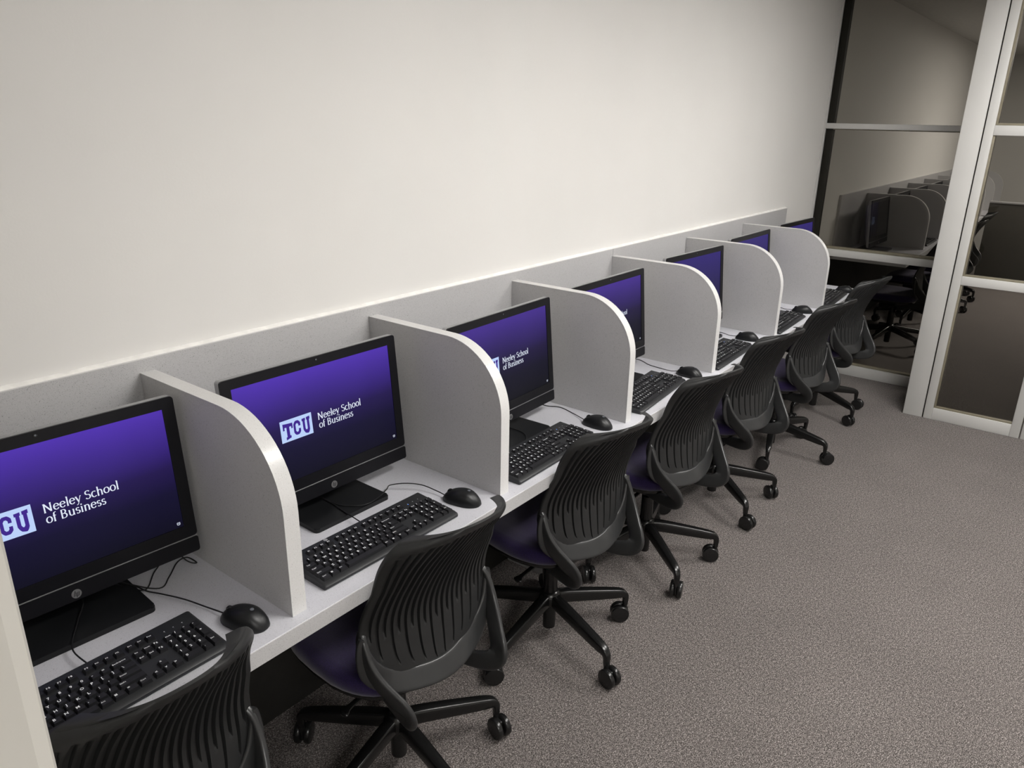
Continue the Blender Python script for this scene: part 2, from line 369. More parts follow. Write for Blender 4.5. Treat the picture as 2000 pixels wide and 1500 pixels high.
# ================================================================== CEILING LIGHTS (above the aisle, out of frame)
for i, (x, y) in enumerate(TROFFERS):
    e = empty('ceiling_light', ['ceiling light panel over the nearest carrels', 'ceiling light panel over the far carrels', 'ceiling light panel behind the partition'][i], 'ceiling light', (x, y, CEIL), 0, 'recessed ceiling light panels')
    bm = bmesh.new()
    for a in ((-.62, -.60, -.32, .32), (.60, .62, -.32, .32), (-.60, .60, -.32, -.30), (-.60, .60, .30, .32)): box(bm, *a, -.03, 0)
    finish('frame', bm, M['frame'], e)
    bm = bmesh.new(); box(bm, -.598, .598, -.298, .298, -.02, -.004); finish('diffuser', bm, M['lampw'], e)

# ================================================================== CARREL FURNITURE
HD, DT, YF = .7696, .0413, -.5688       # worktop height, thickness, front edge
XI = [0, .7066, 1.413, 2.140, 2.887, 3.646]
THK = .0362
def worktop(x0, x1, label, y1=-.019):
    t = empty('worktop', label, 'worktop', (x0, 0, HD-DT))
    bm = bmesh.new(); box(bm, 0, x1-x0, YF+.002, y1, 0, DT, .0008, 1); finish('board', bm, M['lamtop'], t)
    bm = bmesh.new(); box(bm, 0, x1-x0, YF, YF+.002, 0, DT-.0005, .0008, 1); finish('edge_band', bm, M['lam'], t)
    return t
worktop(-.676, 4.385, 'long light grey laminate worktop running under all the computer carrels')
worktop(5.68, 12.0, 'dim laminate worktop of the carrel row in the next room behind the glass', )
PT = 1.236
for x0, x1, lab in ((-.676, 2.1455, 'speckled grey laminate back panel behind the nearest four computers'), (2.1475, 4.408, 'speckled grey laminate back panel behind the farthest three computers'), (5.68, 12.0, 'dim back panel of the carrel row in the next room behind the glass')):
    t = empty('back_panel', lab, 'back panel', (x0, 0, HD-DT))
    bm = bmesh.new(); box(bm, 0, x1-x0, -.0185, -.0005, 0, PT-HD+DT-.001, .0006, 1); finish('board', bm, M['lam'], t)
    bm = bmesh.new(); box(bm, 0, x1-x0, -.019, -.0005, PT-HD+DT-.001, PT-HD+DT+.0005, .0004, 1); finish('edge_band', bm, M['band'], t)
# uneven bead of caulk where panel meets wall
for x0, x1 in ((-.676, 4.408),):
    bm = bmesh.new(); N = 260; rings = []
    for i in range(N+1):
        x = x0+(x1-x0)*i/N; h = .007+.0022*mnoise.noise(V((x*9, 1.3, 0)))+.0015*mnoise.noise(V((x*41, 4.3, 0)))
        rings.append([bm.verts.new((x, y, z)) for y, z in ((-.0005, PT), (-.013, PT+.0003), (-.009, PT+h*.55), (-.0005, PT+h))])
    for a, b in zip(rings, rings[1:]):
        for k in range(4): bm.faces.new((a[k], a[(k+1) % 4], b[(k+1) % 4], b[k]))
    bm.faces.new(rings[0][::-1]); bm.faces.new(rings[-1])
    o = finish('trim_2', bm, M['caulk'], smooth=60); o['kind'] = 'structure'
ZT = 1.205
def divider_outline(inset=0):
    r = .198; yf = -.5379+inset; zt = ZT-inset; pts = [(-.0192, HD+.0004), (yf, HD+.0004)]
    cy, cz = -.5379+r, ZT-r; rr = r-inset
    for i in range(17):
        a = pi-(pi/2)*i/16; pts.append((cy+rr*cos(a), cz+rr*sin(a)))
    pts.append((-.0192, zt)); return pts
bm = bmesh.new(); prism(bm, divider_outline(.0012), .0008, THK-.0008, lambda p, q, t: (t, p, q-HD))
ctr = 'light grey laminate divider with rounded front corner '
DL = ['nearest the camera, left of the second computer', 'between the second and third computers', 'between the third and fourth computers', 'between the fourth and fifth computers', 'between the fifth and sixth computers', 'before the last computer at the far end']
dv = empty('carrel_divider', ctr+DL[0], 'divider', (XI[0], 0, HD), 0, 'rounded dividers between the carrels')
finish('panel', bm, M['lam'], dv)
bm = bmesh.new(); ou = divider_outline(0)[1:]; inn = divider_outline(.0012)[1:]
A = [[bm.verts.new((t, p, q-HD)) for p, q in L] for L in (ou, inn) for t in (0, THK)]
for i in range(len(ou)-1):
    for a, b in ((0, 1), (1, 3), (3, 2), (2, 0)): bm.faces.new((A[a][i], A[b][i], A[b][i+1], A[a][i+1]))
finish('edge_band', bm, M['band'], dv, smooth=40)
ix = index_children(); tr = tree_of(dv, ix)
for i in range(1, 6): copy_tree(dv, tr, (XI[i], 0, HD), 0, ctr+DL[i])
NXT = [6.46, 7.27, 8.06, 8.86, 9.66, 10.46, 11.26]
for i, x in enumerate(NXT): copy_tree(dv, tr, (x, 0, HD), 0, 'dim divider in the next room seen through the glass, '+['first', 'second', 'third', 'fourth', 'fifth', 'sixth', 'seventh'][i]+' from the window', 'dividers in the next room')
# gables carrying the worktop
for i, (x, lab) in enumerate(((3.66, 'laminate support panel under the worktop near the far end'), (1.43, 'laminate support panel under the worktop behind the third chair'), (-.655, 'laminate support panel under the worktop at the near partition'))):
    bm = bmesh.new(); box(bm, -.0125, .0125, -.30, -.02, 0, HD-DT-.0005, .001, 1); o = finish('support_panel', bm, M['lam']); o.location = (x, 0, 0); tag(o, lab, 'support panel', 'supports under the worktop')
# ================================================================== ALL-IN-ONE COMPUTERS
MW, MH, MT = .5493, .3761, .0949       # front size, lean
def make_computer(on=True):
    """origin on the worktop, below the middle of the front's lower edge"""
    e = empty('computer_monitor', '', 'computer', (0, 0, HD), 0)
    T = Matrix.Translation((0, 0, .8177-HD)) @ Matrix.Rotation(-MT, 4, 'X')     # panel frame: x, n(y), up(z)
    def put(o): o.matrix_local = T; return o
    h = MW/2
    bm = bmesh.new()          # housing: shallow shell, grey rim
    rr = .008
    def rrect(x0, x1, z0, z1, r, n=5):
        P = []
        for cx, cz, a0 in ((x1-r, z1-r, 0), (x0+r, z1-r, 90), (x0+r, z0+r, 180), (x1-r, z0+r, 270)):
            P += [(cx+r*cos(R(a0+90*i/n)), cz+r*sin(R(a0+90*i/n))) for i in range(n+1)]
        return P
    secs = [(.004, 0, 0), (.020, 0, 0), (.024, .004, .004), (.034, .03, .03), (.052, .07, .06)]
    rings = [[bm.verts.new((p, y, q)) for p, q in rrect(-h+ins, h-ins, ins2, MH-ins2, rr)] for y, ins, ins2 in secs]
    for a, b in zip(rings, rings[1:]):
        n = len(a)
        for i in range(n): bm.faces.new((a[i], a[(i+1) % n], b[(i+1) % n], b[i]))
    bm.faces.new(rings[0][::-1]); bm.faces.new(rings[-1])
    put(finish('housing', bm, M['graymet'], e, smooth=35))
    # bezel: ring face with depth round the screen
    sx0, sx1, sz0, sz1 = -.2480, .2470, .0700, .3505
    bm = bmesh.new(); O = rrect(-h+.0006, h-.0006, .0405, MH-.0006, rr); 
    out0 = [bm.verts.new((p, -.0015, q)) for p, q in O]; outb = [bm.verts.new((p, .0045, q)) for p, q in O]
    inr = [(sx1, sz1), (sx0, sz1), (sx0, sz0), (sx1, sz0)]
    i0 = [bm.verts.new((p, -.0015, q)) for p, q in inr]; i1 = [bm.verts.new((p, .0012, q)) for p, q in inr]
    n = len(out0)
    for i in range(n): bm.faces.new((out0[i], out0[(i+1) % n], outb[(i+1) % n], outb[i]))
    bm.faces.new(outb)
    for c in range(4):
        seg = out0[c*6:c*6+6]; nx = out0[(c*6+6) % n]
        for a, b in zip(seg, seg[1:]): bm.faces.new((a, b, i0[c]))
        bm.faces.new((seg[-1], nx, i0[(c+1) % 4], i0[c]))
        bm.faces.new((i0[c], i0[(c+1) % 4], i1[(c+1) % 4], i1[c]))
    put(finish('bezel', bm, M['bezel'], e, smooth=25))
    bm = bmesh.new(); box(bm, sx0, sx1, .0006, .0018, sz0, sz1); scr = put(finish('screen', bm, M['scr'] if on else M['darkscr'], e))
    bm = bmesh.new(); prism(bm, rrect(-h+.0006, h-.0006, .0006, .0372, .006), -.0022, .0040, lambda p, q, t: (p, t, q)); put(finish('chin', bm, M['bezel'], e, smooth=30))
    bm = bmesh.new(); box(bm, -h+.001, h-.001, -.0018, .0042, .0376, .0400, .0003, 1); put(finish('trim_strip', bm, M['silver'], e))
    bm = bmesh.new(); lathe(bm, [(.0036, -.0024), (.0036, .0006)], 16, (0, 0, 0), 'y'); w = put(finish('webcam', bm, M['blackgl'], e)); w.matrix_local = T @ Matrix.Translation((0, 0, .3665))
    bm = bmesh.new(); lathe(bm, [(.0012, -.0028), (.0020, -.0024), (.0020, 0)], 10, (0, 0, 0), 'y'); w2 = finish('lens', bm, M['led_off'], w)
    bm = bmesh.new(); lathe(bm, [(.0094, -.0034), (.0098, -.0028), (.0098, 0)], 28, (0, 0, 0), 'y'); b = finish('logo_badge', bm, M['silver'], e, smooth=30); b.matrix_local = T @ Matrix.Translation((.006, 0, .0150))
    bm = bmesh.new(); pt_ = lambda x, y: (x, -.0037, y)          # slanted "hp"
    sk = lambda L, ox: [((x+ox+y*.30)*.0078, y*.0078) for x, y in L]
    for st in (sk([(0, -.55), (0, .95)], -.55), sk([(0, .40), (.38, .40), (.38, -.55)], -.55), sk([(0, -1.0), (0, .40), (.38, .40), (.38, -.55), (0, -.55)], .20)):
        ribbon(bm, st, lambda a, c: .0013, pt_)
    finish('logo_letters', bm, M['black'], b)
    # stand: neck and base plate
    bm = bmesh.new()
    sweep(bm, catmull([(0, .060, .170), (0, .072, .12), (0, .078, .06), (0, .070, .022), (0, .055, .011)], 5), (1, 0, 0), [.10]*20+[.14], .018, 12, 5)
    finish('stand_neck', bm, M['black'], e, smooth=40)
    bm = bmesh.new(); prism(bm, rrect(-.126, .126, -.088, .135, .012), 0.0005, .0125, lambda p, q, t: (p, q, t))
    bmesh.ops.bevel(bm, geom=[ed for ed in bm.edges if abs(ed.verts[0].co.z-ed.verts[1].co.z) < 1e-5 and ed.verts[0].co.z > .01], offset=.002, segments=2, affect='EDGES')
    finish('stand_base', bm, M['black'], e, smooth=40)
    if on:
        # wallpaper artwork on the lit panel: flat, on the screen's face
        Y = -.0001
        bm = bmesh.new(); box(bm, -.1318, -.0357, .0001, .0005, .1764, .2335); finish('logo_card', bm, M['card'], scr)
        bm = bmesh.new(); kx = .0232
        def cp(x, y):      # arched: letters swell toward both feet
            u = x/1.55; yy = y*(1+.30*u*u)-.22*u*u*(1-.0*y)+.10
            return (-.0838+x*.0258, -.0004, .2040+(yy-.55)*.0345)
        W = lambda a, b: .30*.9
        def slab(P, wd=.30):
            Q = []
            for (xa, ya), (xb, yb) in zip(P, P[1:]): Q += [(xa+(xb-xa)*i/4, ya+(yb-ya)*i/4) for i in range(4)]
            ribbon(bm, Q+[P[-1]], lambda a, b: wd*(1 if abs(b) > .5 else .9), cp)
        for P, wd in (([(-1.03, .04), (-1.03, .90)], .34), ([(-1.60, .88), (-.46, .88)], .26), ([(-1.51, .60), (-1.51, .94)], .18), ([(-.55, .60), (-.55, .94)], .18), ([(-1.32, .05), (-.74, .05)], .20),
                      ([(.32, .60), (.32, .80), (.15, .94), (-.09, .94), (-.25, .78), (-.25, .22), (-.09, .06), (.15, .06), (.32, .20), (.32, .40)], .25),
                      ([(.86, .96), (.86, .24), (1.0, .07), (1.24, .07), (1.38, .24), (1.38, .96)], .27), ([(.64, .92), (1.06, .92)], .2), ([(1.18, .92), (1.60, .92)], .2)):
            slab(P, wd)
        finish('logo_lettering', bm, M['cardp'], scr)
        bm = bmesh.new(); pp = lambda x, y: (x, -.0001, y)
        e1 = serif_text(bm, 'Neeley School', 0, 0, 1, lambda x, y: (0, 0, 0)); bm.free(); bm = bmesh.new()
        em = .1465/e1
        serif_text(bm, 'Neeley School', -.0165, .2062, em, pp); serif_text(bm, 'of Business', -.0158, .1832, em, pp)
        finish('wallpaper_lettering', bm, M['white'], scr)
        bm = bmesh.new()
        ribbon(bm, [(.2335, .0825), (.2335, .0785), (.2350, .0770), (.2385, .0770), (.2400, .0785), (.2400, .0825), (.2335, .0825)], lambda a, b: .0011, pp)
        ribbon(bm, [(.2355, .0800), (.2385, .0800)], lambda a, b: .0012, pp)
        finish('screen_icon', bm, M['white'], scr)
    return e
MPOS = [(-.289, -.199, -.061), (.374, -.219, -.011), (1.069, -.286, .033), (1.779, -.261, 0), (2.595, -.248, -.064), (3.364, -.221, -.010), (4.13, -.225, -.05)]

pc = make_computer(True)
pc.location = (MPOS[0][0], MPOS[0][1], HD); pc.rotation_euler = (0, 0, MPOS[0][2]); tag(pc, 'black all-in-one computer with purple screen nearest the camera, at the left edge', 'computer', 'black all-in-one computers')
tr = tree_of(pc, index_children())
CL = ['', 'black all-in-one computer with purple screen in the second carrel, white logo card fully visible', 'black all-in-one computer in the third carrel, its logo card mostly hidden by a divider', 'black all-in-one computer in the fourth carrel, mostly hidden by a divider', 'black all-in-one computer with plain purple screen in the fifth carrel', 'black all-in-one computer with faint purple screen in the sixth carrel', 'black all-in-one computer in the last carrel, its screen against the dark window']
for i in range(1, 7):
    x, y, a = MPOS[i]; n = copy_tree(pc, tr, (x, y, HD), a, CL[i])
    if i >= 2:
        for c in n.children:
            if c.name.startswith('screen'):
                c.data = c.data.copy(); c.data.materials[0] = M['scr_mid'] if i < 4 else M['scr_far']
# switched-off computers in the next room
po = make_computer(False); po.location = (6.165, -.24, HD); po.rotation_euler = (0, 0, -.02)
tag(po, 'switched-off computer in the next room, closest behind the window glass', 'computer', 'switched-off computers in the next room')
tr = tree_of(po, index_children())
for i, x in enumerate((6.98, 7.78, 8.58, 9.38)):
    copy_tree(po, tr, (x, -.24, HD), 0, 'switched-off computer in the next room, '+['second', 'third', 'fourth', 'fifth'][i]+' from the window glass')
# ================================================================== KEYBOARDS
def glyph_mesh(ch):
    c = bpy.data.curves.new('g', 'FONT'); c.body = ch; c.size = 1; c.resolution_u = 2; c.offset = .02
    o = bpy.data.objects.new('g', c); COL.objects.link(o); me = o.to_mesh()
    vs = [v.co.copy() for v in me.vertices]; fs = [tuple(p.vertices) for p in me.polygons]
    o.to_mesh_clear(); bpy.data.objects.remove(o); bpy.data.curves.remove(c)
    if vs:
        x0 = min(v.x for v in vs); 
        for v in vs: v.x -= x0
    return vs, fs
GC = {}
def key_mesh(wd, legend, dp=1.0):
    """one key cap with its printed legend (second material)"""
    bm = bmesh.new(); w = wd*.01905-.0018; d = dp*.01905-.0018; hh = .0075
    L = [[(-w/2, -d/2), (w/2, -d/2), (w/2, d/2), (-w/2, d/2)], [(-w/2+.0006, -d/2+.0006), (w/2-.0006, -d/2+.0006), (w/2-.0006, d/2-.0006), (-w/2+.0006, d/2-.0006)], [(-w/2+.0023, -d/2+.0018), (w/2-.0023, -d/2+.0018), (w/2-.0023, d/2-.0028), (-w/2+.0023, d/2-.0028)]]
    Z = [0, .0015, hh]
    rg = [[bm.verts.new((x, y, z)) for x, y in l] for l, z in zip(L, Z)]
    for a, b in zip(rg, rg[1:]):
        for i in range(4): bm.faces.new((a[i], a[(i+1) % 4], b[(i+1) % 4], b[i]))
    bm.faces.new(rg[2]); bm.faces.new(rg[0][::-1])
    if legend:
        sz = .0086 if len(legend) == 1 else .0048
        if len(legend) == 2: sz = .0062
        x = -w/2+.0034; y = (.0008 if len(legend) < 3 else .0010)
        for ch in legend:
            if ch == '#':
                for a in ((0, .0022, 0, .0022), (.0025, .0047, 0, .0022), (0, .0022, .0025, .0047), (.0025, .0047, .0025, .0047)):
                    q = [bm.verts.new((x+a[i], y-.002+a[j], hh+.00012)) for i, j in ((0, 2), (1, 2), (1, 3), (0, 3))]; bm.faces.new(q).material_index = 1
                continue
            if ch not in GC: GC[ch] = glyph_mesh(ch)
            vs, fs = GC[ch]; nv = [bm.verts.new((x+v.x*sz, y+v.y*sz-.0012, hh+.00012)) for v in vs]
            for f in fs:
                try: bm.faces.new([nv[i] for i in f]).material_index = 1
                except ValueError: pass
            x += (max([v.x for v in vs] or [.3])+.14)*sz
    me = bpy.data.meshes.new('key'); bm.to_mesh(me); bm.free(); me.materials.append(M['key']); me.materials.append(M['legend']); return me
def make_keyboard():
    """centre at origin, resting at z=0, user side at -y"""
    e = empty('keyboard', '', 'keyboard', (0, 0, 0)); KW, KD = .443, .158
    ztop = lambda y: .0150+(y+KD/2)/KD*.0085
    bm = bmesh.new()
    prof = [(-.0005-KD/2+.004, .0012), (-KD/2, .005), (-KD/2+.0005, .0095), (-KD/2+.006, .0135), (-KD/2+.015, ztop(-KD/2+.015)), (KD/2-.006, ztop(KD/2)-.0004), (KD/2-.001, ztop(KD/2)-.004), (KD/2, .008), (KD/2-.004, .0012)]
    xs = [(-KW/2, .006, .0035), (-KW/2+.002, .0025, .0015), (-KW/2+.006, 0, 0), (-.05, 0, 0), (.05, 0, 0), (KW/2-.006, 0, 0), (KW/2-.002, .0025, .0015), (KW/2, .006, .0035)]
    rings = []
    for x, ins, dz in xs:
        rings.append([bm.verts.new((x, max(-KD/2+ins, min(KD/2-ins, y)), max(.0012, z-(dz if z > .009 else 0)))) for y, z in prof])
    for a, b in zip(rings, rings[1:]):
        n = len(a)
        for i in range(n): bm.faces.new((a[i], a[(i+1) % n], b[(i+1) % n], b[i]))
    bm.faces.new(rings[0]); bm.faces.new(rings[-1][::-1])
    finish('body', bm, M['kb'], e, smooth=38)
    tilt = math.atan(.0085/KD)
    P = .01905; X0 = -KW/2+.0075
    rows = []
    yF = .0475; y1 = .0205
    rows.append((yF, [(0, 1, 'Esc')]+[(2+i, 1, 'F%d' % (i+1)) for i in range(4)]+[(6.5+i, 1, 'F%d' % (i+5)) for i in range(4)]+[(11+i, 1, 'F%d' % (i+9)) for i in range(4)]+[(15.25, 1, 'Prt'), (16.25, 1, 'Scr'), (17.25, 1, 'Pau')]))
    rows.append((y1, [(i, 1, c) for i, c in enumerate('`1234567890-=')]+[(13, 2, 'Backspace'), (15.25, 1, 'Ins'), (16.25, 1, 'Hom'), (17.25, 1, 'Pg'), (18.5, 1, 'Num'), (19.5, 1, '/'), (20.5, 1, '*'), (21.5, 1, '-')]))
    rows.append((y1-P, [(0, 1.5, 'Tab')]+[(1.5+i, 1, c) for i, c in enumerate('QWERTYUIOP[]')]+[(13.5, 1.5, '\\'), (15.25, 1, 'Del'), (16.25, 1, 'End'), (17.25, 1, 'Pg'), (18.5, 1, '7'), (19.5, 1, '8'), (20.5, 1, '9'), (21.5, 1, '+', 2)]))
    rows.append((y1-2*P, [(0, 1.75, 'Caps')]+[(1.75+i, 1, c) for i, c in enumerate("ASDFGHJKL;'")]+[(12.75, 2.25, 'Enter'), (18.5, 1, '4'), (19.5, 1, '5'), (20.5, 1, '6')]))
    rows.append((y1-3*P, [(0, 2.25, 'Shift')]+[(2.25+i, 1, c) for i, c in enumerate('ZXCVBNM,./')]+[(12.25, 2.75, 'Shift'), (16.25, 1, '^'), (18.5, 1, '1'), (19.5, 1, '2'), (20.5, 1, '3'), (21.5, 1, 'Ent', 2)]))
    rows.append((y1-4*P, [(0, 1.25, 'Ctrl'), (1.25, 1.25, '#'), (2.5, 1.25, 'Alt'), (3.75, 6.25, ''), (10, 1.25, 'Alt'), (11.25, 1.25, '#'), (12.5, 1.25, '='), (13.75, 1.25, 'Ctrl'), (15.25, 1, '<'), (16.25, 1, 'v'), (17.25, 1, '>'), (18.5, 2, '0'), (20.5, 1, '.')]))
    sc = (KW-.015)/(22.5*P); cache = {}
    for y, ks in rows:
        for k in ks:
            dpt = k[3] if len(k) > 3 else 1
            kk = (k[1], k[2], dpt)
            if kk not in cache: cache[kk] = key_mesh(k[1]*sc, k[2], dpt)
            o = bpy.data.objects.new('key', cache[kk]); COL.objects.link(o); o.parent = e
            yy = y-(dpt-1)*P/2
            o.location = (X0+(k[0]+k[1]/2)*P*sc, yy, ztop(yy)-.0004); o.rotation_euler = (tilt, 0, 0)
    for i in range(3):
        x = X0+(19.3+i*1.0)*P*sc
        bm = bmesh.new(); lathe(bm, [(.0009, -.0004), (.0009, .0003)], 8); o = finish('indicator_light', bm, M['led'] if i == 0 else M['led_off'], e); o.location = (x, .045, ztop(.045)); o.rotation_euler = (tilt, 0, 0)
        bm = bmesh.new(); ribbon(bm, [(-.0012, .003), (.0012, .003)], lambda a, b: .0012, lambda x_, y_: (x_, y_, .0001)); q = finish('light_mark', bm, M['legend'], o)
    bm = bmesh.new(); lathe(bm, [(.0052, -.001), (.0055, .0003), (.0046, .0005)], 20); o = finish('logo_badge', bm, M['graymet'], e); o.location = (X0+5.7*P*sc, .068, ztop(.068)-.0002); o.rotation_euler = (tilt, 0, 0)
    return e
KP = [(-.362, -.449, 0), (.326, -.443, -.8), (1.016, -.459, 1), (1.735, -.447, 5), (2.410, -.463, 2), (3.165, -.463, 2), (3.925, -.478, 3)]
KL = ['nearest the camera, partly behind the nearest chair back', 'in the second carrel from the camera', 'in the third carrel from the camera', 'in the fourth carrel from the camera', 'in the fifth carrel, half behind a divider', 'in the sixth carrel, half behind a divider', 'in the last carrel by the window']
kb = make_keyboard(); kb.location = (KP[0][0], KP[0][1], HD); kb.rotation_euler = (0, 0, R(KP[0][2])); tag(kb, 'black full-size keyboard '+KL[0], 'keyboard', 'black keyboards on the worktop')
tr = tree_of(kb, index_children()); KB = [kb]
for i in range(1, 7): KB.append(copy_tree(kb, tr, (KP[i][0], KP[i][1], HD), R(KP[i][2]), 'black full-size keyboard '+KL[i]))
copy_tree(kb, tr, (6.9, -.45, HD), 0, 'dim keyboard in the next room beside its first curved divider', 'keyboards in the next room')
for c in KB[0].children:          # first keyboard has no light lit
    if c.name.startswith('indicator_light'): c.data = c.data.copy(); c.data.materials[0] = M['led_off']
# ================================================================== MICE
def make_mouse():
    """front (cable) at +y"""
    e = empty('mouse', '', 'mouse', (0, 0, 0)); L, W, Hh = .114, .063, .039
    bm = bmesh.new(); NU, NV = 28, 12; rings = []
    for j in range(NV+1):
        t = j/NV*pi/2                      # 0 rim .. top
        rr_, zz = cos(t)**.62, sin(t)**.9
        ring = []
        for i in range(NU):
            a = 2*pi*i/NU; ca, sa = cos(a), sin(a)
            x = W/2*math.copysign(abs(ca)**.85, ca)*rr_; y = L/2*math.copysign(abs(sa)**.9, sa)*rr_
            x *= 1-.10*max(0, y/(L/2)) - .06*math.exp(-((y-.008)/.02)**2)
            prof = .62+.38*cos(min(1, abs(y+.012)/(L/2+.012))*pi/2) if y > -.012 else .55+.45*cos(min(1, abs(y+.012)/(L/2-.012))*pi/2)
            ring.append(bm.verts.new((x, y, .0015+Hh*zz*prof)))
        rings.append(ring)
    low = [bm.verts.new((v.co.x*.95, v.co.y*.97, 0)) for v in rings[0]]
    rings.insert(0, low)
    for a, b in zip(rings, rings[1:]):
        for i in range(NU): bm.faces.new((a[i], a[(i+1) % NU], b[(i+1) % NU], b[i]))
    bm.faces.new(rings[0][::-1])
    bmesh.ops.remove_doubles(bm, verts=bm.verts, dist=1e-5)
    finish('body', bm, M['black'], e, smooth=60)
    bm = bmesh.new(); lathe(bm, [(.009, -.0035), (.0105, -.002), (.0105, .002), (.009, .0035)], 20, axis='x'); o = finish('scroll_wheel', bm, M['blackgl'], e, smooth=40); o.location = (0, .034, .0235)
    bm = bmesh.new(); lathe(bm, [(.0042, 0), (.0042, .0006)], 18); o = finish('logo_badge', bm, M['led_off'], e); o.location = (0, -.022, .0402); o.rotation_euler = (.10, 0, 0)
    return e
ms = make_mouse()
MP = [(-.075, -.476, 18), (.613, -.476, 16), (1.327, -.474, 3), (2.044, -.480, 2), (2.745, -.455, 12), (3.497, -.478, 20), (4.225, -.507, 15)]
ML = ['nearest the camera, touched by the corner of a chair back', 'in the second carrel with its cable arching over to the stand', 'in the third carrel against the divider', 'in the fourth carrel beside its keyboard', 'in the fifth carrel behind a tall chair back', 'in the sixth carrel', 'in the last carrel by the window']
ms.location = (MP[0][0], MP[0][1], HD); ms.rotation_euler = (0, 0, R(MP[0][2])); tag(ms, 'black wired mouse '+ML[0], 'mouse', 'black mice on the worktop')
tr = tree_of(ms, index_children()); MS = [ms]
for i in range(1, 7): MS.append(copy_tree(ms, tr, (MP[i][0], MP[i][1], HD), R(MP[i][2]), 'black wired mouse '+ML[i]))
# cables, each a part of its mouse or keyboard (world points brought into the thing's frame)
def cable(owner, pts, r=.0016):
    bm = bmesh.new(); mw = Matrix.Translation(owner.location) @ Matrix.Rotation(owner.rotation_euler[2], 4, 'Z'); inv = mw.inverted()
    tube(bm, [inv @ V(p) for p in pts], r); finish('cable', bm, M['cable'], owner, smooth=60)
h0 = HD+.0022; hb = HD+.0150
def mfront(i):
    x, y, a = MP[i]; a = R(a); return (x-sin(a)*.054, y+cos(a)*.054, HD+.011)
cable(MS[1], [mfront(1), (.600, -.392, HD+.012), (.588, -.345, HD+.020), (.562, -.305, HD+.022), (.535, -.272, HD+.016), (.508, -.286, hb+.003), (.463, -.300, hb), (.414, -.303, hb), (.381, -.272, hb), (.365, -.230, hb), (.366, -.13, hb)])
cable(KB[1], [(.346, -.366, HD+.012), (.347, -.335, hb), (.353, -.285, hb), (.362, -.221, hb), (.362, -.13, hb)])
cable(MS[0], [mfront(0), (-.100, -.371, h0+.004), (-.116, -.313, h0+.006), (-.136, -.253, h0+.004), (-.148, -.213, h0), (-.164, -.175, h0+.008), (-.20, -.12, hb), (-.235, -.045, HD+.06)])
cable(MS[0], [(-.235, -.045, HD+.06), (-.19, -.14, hb+.002), (-.163, -.206, h0+.008), (-.143, -.207, h0+.004), (-.113, -.177, h0+.012), (-.074, -.150, h0+.03), (-.07, -.08, HD+.06)])
cable(KB[0], [(-.345, -.371, HD+.014), (-.347, -.317, hb), (-.334, -.28, hb), (-.296, -.218, hb), (-.26, -.16, hb+.01), (-.25, -.045, HD+.05)])
cable(KB[0], [(-.25, -.045, HD+.05), (-.175, -.17, hb+.004), (-.130, -.232, h0+.006), (-.091, -.204, h0+.004), (-.050, -.166, h0+.006), (-.022, -.160, h0+.004), (-.018, -.196, h0+.002), (-.036, -.183, h0+.012), (-.052, -.13, HD+.05), (-.1, -.06, HD+.07)])
cable(MS[2], [mfront(2), (1.338, -.40, HD+.008), (1.372, -.335, h0), (1.388, -.275, h0), (1.369, -.234, h0), (1.360, -.18, h0), (1.28, -.08, h0)])
cable(KB[2], [(1.02, -.38, HD+.012), (1.06, -.365, hb), (1.09, -.31, hb), (1.08, -.17, hb)])
cable(MS[3], [mfront(3), (2.036, -.40, HD+.007), (2.052, -.346, h0), (2.063, -.282, h0), (2.10, -.20, h0), (2.05, -.07, h0)])
cable(KB[3], [(1.72, -.37, HD+.012), (1.77, -.35, hb), (1.80, -.30, hb), (1.78, -.15, hb)])
for i in (4, 5, 6):
    x, y, a = MPOS[i]; mf = mfront(i)
    cable(MS[i], [mf, (mf[0]+.01, mf[1]+.04, h0+.004), (mf[0]+.045, mf[1]+.10, h0), (mf[0]+.02, -.22, h0), (mf[0]-.08, -.07, h0)])
# ================================================================== TASK CHAIRS
BZ0, BZ1 = .450, .910
YC = [(.45, -.208), (.475, -.193), (.50, -.184), (.54, -.177), (.60, -.170), (.65, -.169), (.70, -.183), (.766, -.216), (.82, -.254), (.87, -.300), (.91, -.338)]
WM = [(.45, .165), (.50, .186), (.56, .202), (.62, .208), (.70, .202), (.80, .190), (.91, .187)]
SG = [(.45, .026), (.55, .034), (.68, .034), (.76, .037), (.82, .046), (.91, .058)]
def bw(z):
    v = (z-BZ0)/(BZ1-BZ0); w = interp(WM, z)
    if v < .26: w *= max(.42, (1-(1-v/.26)**2.6)**(1/2.6)) if v > 0 else .42
    if v > .84: t = (v-.84)/.16; w *= .66+.34*max(0, 1-t**2.6)**(1/2.6)
    return w
def bpos(u, z, off=0):
    cr = max(0, min(1, (z-.76)/.15)); p = V((bw(z)*u, interp(YC, z)+interp(SG, z)*u*u+.040*cr*u**4, z+.030*cr*cr*(1-u*u)))
    if off:
        d = .004; wm = interp(WM, z)
        pu = V((wm*2*d, interp(SG, z)*((u+d)**2-(u-d)**2), 0)); pz = V((0, interp(YC, z+d)-interp(YC, z-d)+u*u*(interp(SG, z+d)-interp(SG, z-d)), 2*d))
        n = pu.cross(pz).normalized()       # toward -y (rear)
        if n.y > 0: n = -n
        p = p+n*off
    return p
